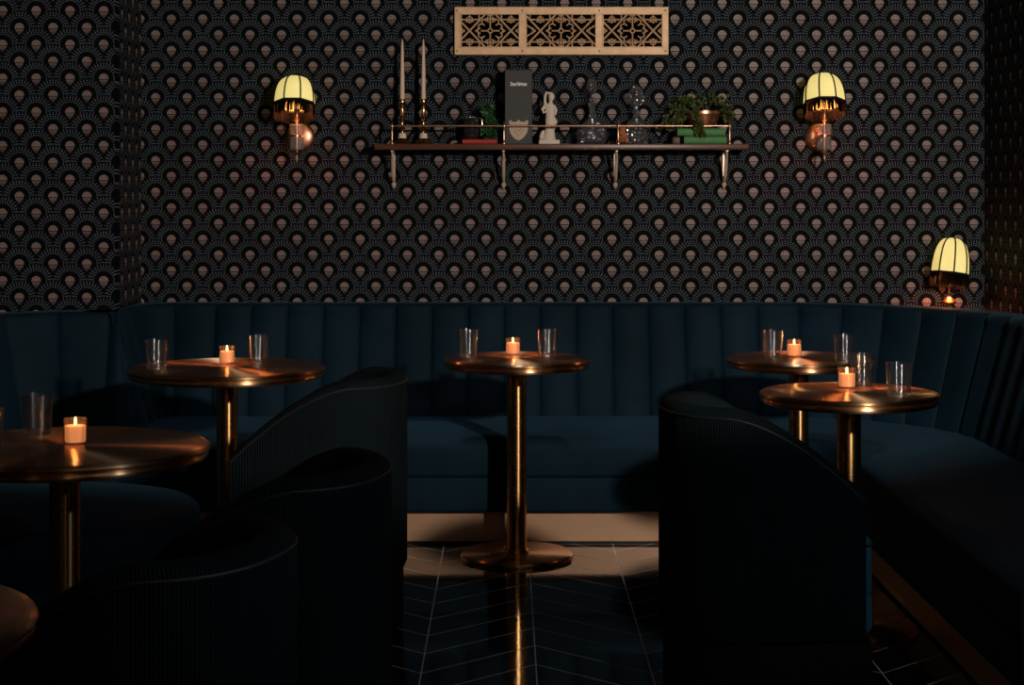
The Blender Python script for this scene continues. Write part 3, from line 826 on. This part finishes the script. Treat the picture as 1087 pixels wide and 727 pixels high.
# crystal decanters
def cut(a, z): return 1+.045*math.cos(14*a+z*60)
d1 = empty('decanter', ((628.5-X0)*su, 7.56, ZS+.0005), 'round cut-crystal decanter with a ball stopper, left of the other decanter', 'decanter')
obj('bottle', lathe([(0, 0), (.045, 0), (.060, .008), (.069, .028), (.070, .048), (.064, .068), (.048, .088), (.030, .104), (.018, .118), (.014, .135), (.0145, .168), (.021, .186), (.019, .187), (.0115, .168), (.011, .135), (.014, .118),
                     (.026, .102), (.044, .085), (.059, .066), (.064, .048), (.063, .03), (.054, .012), (0, .008)], 56, mod=cut), M['crystal'], d1, angle=25)
obj('stopper', lathe([(0, .165), (.008, .165), (.0105, .19), (.017, .194), (.017, .203), (.008, .21), (.008, .225), (.015, .232), (.0225, .245), (.0245, .262), (.021, .28), (.012, .293), (0, .297)], 24, mod=lambda a, z: 1+.05*math.cos(8*a)), M['crystal'], d1, angle=25)
d2 = empty('decanter', ((675.5-X0)*su, 7.57, ZS+.0005), 'straight-sided cut-crystal decanter with a pointed stopper, at the right beside the ivy', 'decanter')
obj('bottle', lathe([(0, 0), (.046, 0), (.053, .006), (.055, .02), (.050, .06), (.047, .085), (.036, .102), (.020, .113), (.015, .12), (.015, .140), (.022, .15), (.02, .151), (.012, .140), (.012, .12), (.016, .112),
                     (.032, .098), (.042, .083), (.045, .06), (.049, .02), (.046, .01), (0, .008)], 48, mod=lambda a, z: 1+.05*math.cos(12*a)), M['crystal'], d2, angle=25)
obj('stopper', lathe([(0, .13), (.009, .13), (.0105, .152), (.011, .165), (.022, .175), (.031, .19), (.034, .21), (.03, .232), (.02, .25), (.008, .262), (0, .268)], 20, mod=lambda a, z: 1+.12*math.cos(10*a)*(z > .17)), M['crystal'], d2, angle=20)
# copper crystal cluster
cc = bmesh.new()
for k in range(46):
    a, e_ = random.uniform(0, 2*PI), random.random()
    rr = .025*math.sqrt(random.random()); zz = .008+.075*e_
    rr *= (1-.35*e_)
    r = bmesh.ops.create_icosphere(cc, subdivisions=1, radius=random.uniform(.007, .012))
    bmesh.ops.translate(cc, verts=r['verts'], vec=(rr*math.cos(a), rr*math.sin(a)*.8, max(zz, .0125)))
tag(obj('crystal_cluster', cc, M['amber'], None, smooth=False), 'copper coloured knobbly crystal cluster behind the rail between the two decanters', 'ornament').location = ((660-X0)*su, 7.52, ZS+.0005)

# green books and ivy in a copper pot
b1 = book('book', bx(725.5), bx(770), 7.49, 7.61, ZS+.0005, ZS+.034, M['green'], 'lower green book of the two stacked under the potted ivy')
b2_ = book('book', bx(718.5), bx(769), 7.49, 7.61, ZS+.0355, ZS+.0355+.033, M['green'], 'upper green book of the two stacked under the potted ivy')
obj('block', None or box(-.017, .017, -.03, .03, 0, .031, .003, 2), M['leather'], None)
ob = C.objects[-1]
ob.name = 'trinket_box'; ob.location = (bx(717.5)-.0, 7.53, ZS+.0005); tag(ob, 'small brown leather box tucked beside the lower green book', 'box')
potc = lathe([(0, 0), (.052, 0), (.056, .004), (.068, .042), (.074, .062), (.078, .064), (.078, .076), (.073, .076), (.069, .062), (.063, .042), (.052, .008), (0, .006)], 40)
ivy = plant('potted_ivy', 'bushy trailing ivy in a copper pot on top of the green books', potc, M['copper'], (bx(747), 7.553, ZS+.0700),
     [((-.055, .01, .125), (.055, .045, .04)), ((0, 0, .135), (.065, .045, .034)), ((.06, 0, .135), (.05, .045, .04)), ((-.10, 0, .10), (.045, .04, .04)), ((.10, 0, .095), (.028, .04, .035)), ((.115, -.01, .06), (.014, .02, .03)),
      ((-.135, -.02, .045), (.04, .035, .035)), ((-.15, -.02, .01), (.035, .03, .02)), ((-.04, -.070, .06), (.014, .006, .03)), ((-.028, -.083, .01), (.020, .006, .035)), ((-.02, -.083, -.02), (.014, .006, .02)), ((-.10, 0, .05), (.02, .03, .04))], 540, .019, M['leaf'])

# ------------------------------------------------------------------ lamps
def shade_bm(R, Hh, n=8, which='shade', a0=PI/8):
    def ring(t):      # t 0 top .. 1 bottom
        r = R*(.10+.90*math.sin(t*PI/2*.96)**.85); z = Hh*(1-t**2.35)
        return r, z
    bm = bmesh.new(); T = [i/12 for i in range(13)]
    if which == 'shade':
        rows = []
        for t in T:
            r, z = ring(t); row = []
            for k in range(n):
                A, B = a0+2*PI*k/n, a0+2*PI*(k+1)/n
                pa, pb = Vector((math.cos(A), math.sin(A))), Vector((math.cos(B), math.sin(B)))
                for j in range(4):
                    q = pa.lerp(pb, j/4); q = q*(1+.03*math.sin(PI*j/4)) ; row.append((q.x*r, q.y*r, z))
            rows.append(row)
        b_ = grid_mesh(rows, closed_u=True); return b_
    if which == 'rib':
        for k in range(n):
            A = a0+2*PI*k/n
            add_tube(bm, [(math.cos(A)*ring(t)[0]*1.01, math.sin(A)*ring(t)[0]*1.01, ring(t)[1]) for t in T], .0036, 6)
        r, z = ring(1)
        add_tube(bm, [(math.cos(a0+2*PI*k/n)*r*1.01, math.sin(a0+2*PI*k/n)*r*1.01, z+.001) for k in range(n)], .0045, 6, True)
        return bm
    if which == 'fringe':
        r, z = ring(1); per = 26
        for k in range(n):
            A, B = a0+2*PI*k/n, a0+2*PI*(k+1)/n
            pa, pb = Vector((math.cos(A), math.sin(A))), Vector((math.cos(B), math.sin(B)))
            for j in range(per):
                q = pa.lerp(pb, (j+.5)/per)*r
                L = random.uniform(.048, .060); dx, dy = random.uniform(-.002, .002), random.uniform(-.002, .002)
                add_tube(bm, [(q.x, q.y, z), (q.x+dx*.5, q.y+dy*.5, z-L*.5), (q.x+dx, q.y+dy, z-L)], .0016, 4)
        return bm
def sconce(px_rod, px_plate, ytop, ybot, label, glow):
    # px_rod: rod in the picture, ytop/ybot: top of shade, foot of shade
    Yl = 7.49; xr = (px_rod-X0)*Yl/F
    zb = H-(ybot-Y0)*Yl/F; Hs = (ybot-ytop)*Yl/F
    e = empty('wall_sconce', (xr, YW, H-(144-Y0)*Yl/F), label, 'sconce', 'pair of fringed wall sconces')
    ez = e.location.z; yr = Yl-YW
    bm = lathe([(0, .022), (.030, .020), (.052, .014), (.062, .006), (.064, 0), (0, 0)], 40)
    bmesh.ops.rotate(bm, verts=bm.verts, cent=(0, 0, 0), matrix=Matrix.Rotation(PI/2, 3, 'X'))
    obj('backplate', bm, M['copper'], e)
    obj('arm', tube([(0, -.015, .0), (0, -.07, -.004), (0, yr, 0)], [.010, .008, .008], 12), M['copper'], e)
    # central rod with finial
    obj('rod', lathe([(0, -.118), (.004, -.112), (.0055, -.10), (.004, -.088), (.006, -.082), (.012, -.074), (.009, -.066), (.0075, -.06), (.0075, .06), (.013, .066), (.013, .072), (.008, .08), (.010, .10), (.015, .112), (.014, .118), (.0, .118)], 20, center=(0, yr, 0)), M['copper'], e)
    for z0, z1 in ((-.062, -.006), (.004, .05)):
        obj('glass_block', lathe([(.009, z0), (.028, z0), (.031, z0+.004), (.031, z1-.004), (.028, z1), (.009, z1)], 8, center=(0, yr, 0), close=True), M['lucite'], e, angle=30)
    obj('band', lathe([(.009, -.006), (.020, -.005), (.020, .003), (.009, .004)], 28, center=(0, yr, 0), close=True), M['copper'], e)
    s = obj('lampshade', shade_bm(.094, Hs), M['shade'], e)
    s.location = (-.01 if px_rod < X0 else 0, yr, zb-ez); s.rotation_euler = (math.radians(-17), 0, 0)
    obj('ribbon_trim', shade_bm(.094, Hs, which='rib'), M['ribbon'], s)
    obj('finial', lathe([(0, .012), (.004, .008), (.003, .003), (.006, 0), (0, 0)], 12, center=(0, 0, Hs)), M['ribbon'], s)
    f = obj('fringe', shade_bm(.094, Hs, which='fringe'), M['fringe'], s)
    obj('bulb', lathe([(0, .10), (.012, .095), (.018, .075), (.014, .05), (.009, .035), (.009, .02), (0, .02)], 16), M['flame_bulb'], s)
    light('sconce_light', 'POINT', (xr, Yl, zb-.012), glow, (1, .27, .10), .02)
    return e
M['flame_bulb'] = mat('warm_bulb', (1, .6, .3), .4); b = M['flame_bulb'].node_tree.nodes['Principled BSDF']
b.inputs['Emission Color'].default_value = (1, .35, .12, 1); b.inputs['Emission Strength'].default_value = .8
sconce(315, 319, 80.5, 112, 'fringed cream wall sconce at the left of the shelf', 3.2)
sconce(875, 871, 77.5, 110.5, 'fringed cream wall sconce at the right of the shelf', 3.2)
# table lamp on the ledge behind the right-hand end of the banquette
Yt = 7.52; tl = empty('table_lamp', ((1007.5-X0)*Yt/F, Yt, .9125), 'small brass lamp with a fringed cream shade on the ledge at the right corner', 'lamp')
lz = lambda py: H-(py-Y0)*Yt/F-.9125
obj('base', lathe([(0, 0), (.030, 0), (.032, .005), (.026, .012), (.018, .02), (.012, .026), (.006, .03), (0, .03)], 28), M['copper'], tl)
obj('stem', lathe([(0, .02), (.0045, .03), (.004, .07), (.006, .08), (.004, .09), (.004, .17), (0, .17)], 16), M['copper'], tl)
R2, H2 = 20*Yt/F, (290-252)*Yt/F
s = obj('lampshade', shade_bm(R2, H2, a0=PI/8+math.radians(19)), M['shade'], tl); s.location = (.003, 0, lz(290.5)); s.rotation_euler = (math.radians(-6), math.radians(7), 0)
obj('ribbon_trim', shade_bm(R2, H2, which='rib', a0=PI/8+math.radians(19)), M['ribbon'], s)
obj('fringe', shade_bm(R2, H2, which='fringe', a0=PI/8+math.radians(19)), M['fringe'], s)
obj('bulb', lathe([(0, .10), (.012, .095), (.018, .075), (.014, .05), (.009, .035), (.009, .02), (0, .02)], 16), M['flame_bulb'], s)
light('lamp_light', 'POINT', (tl.location.x, Yt, .9125+lz(293)), 3.2, (1, .27, .10), .02)
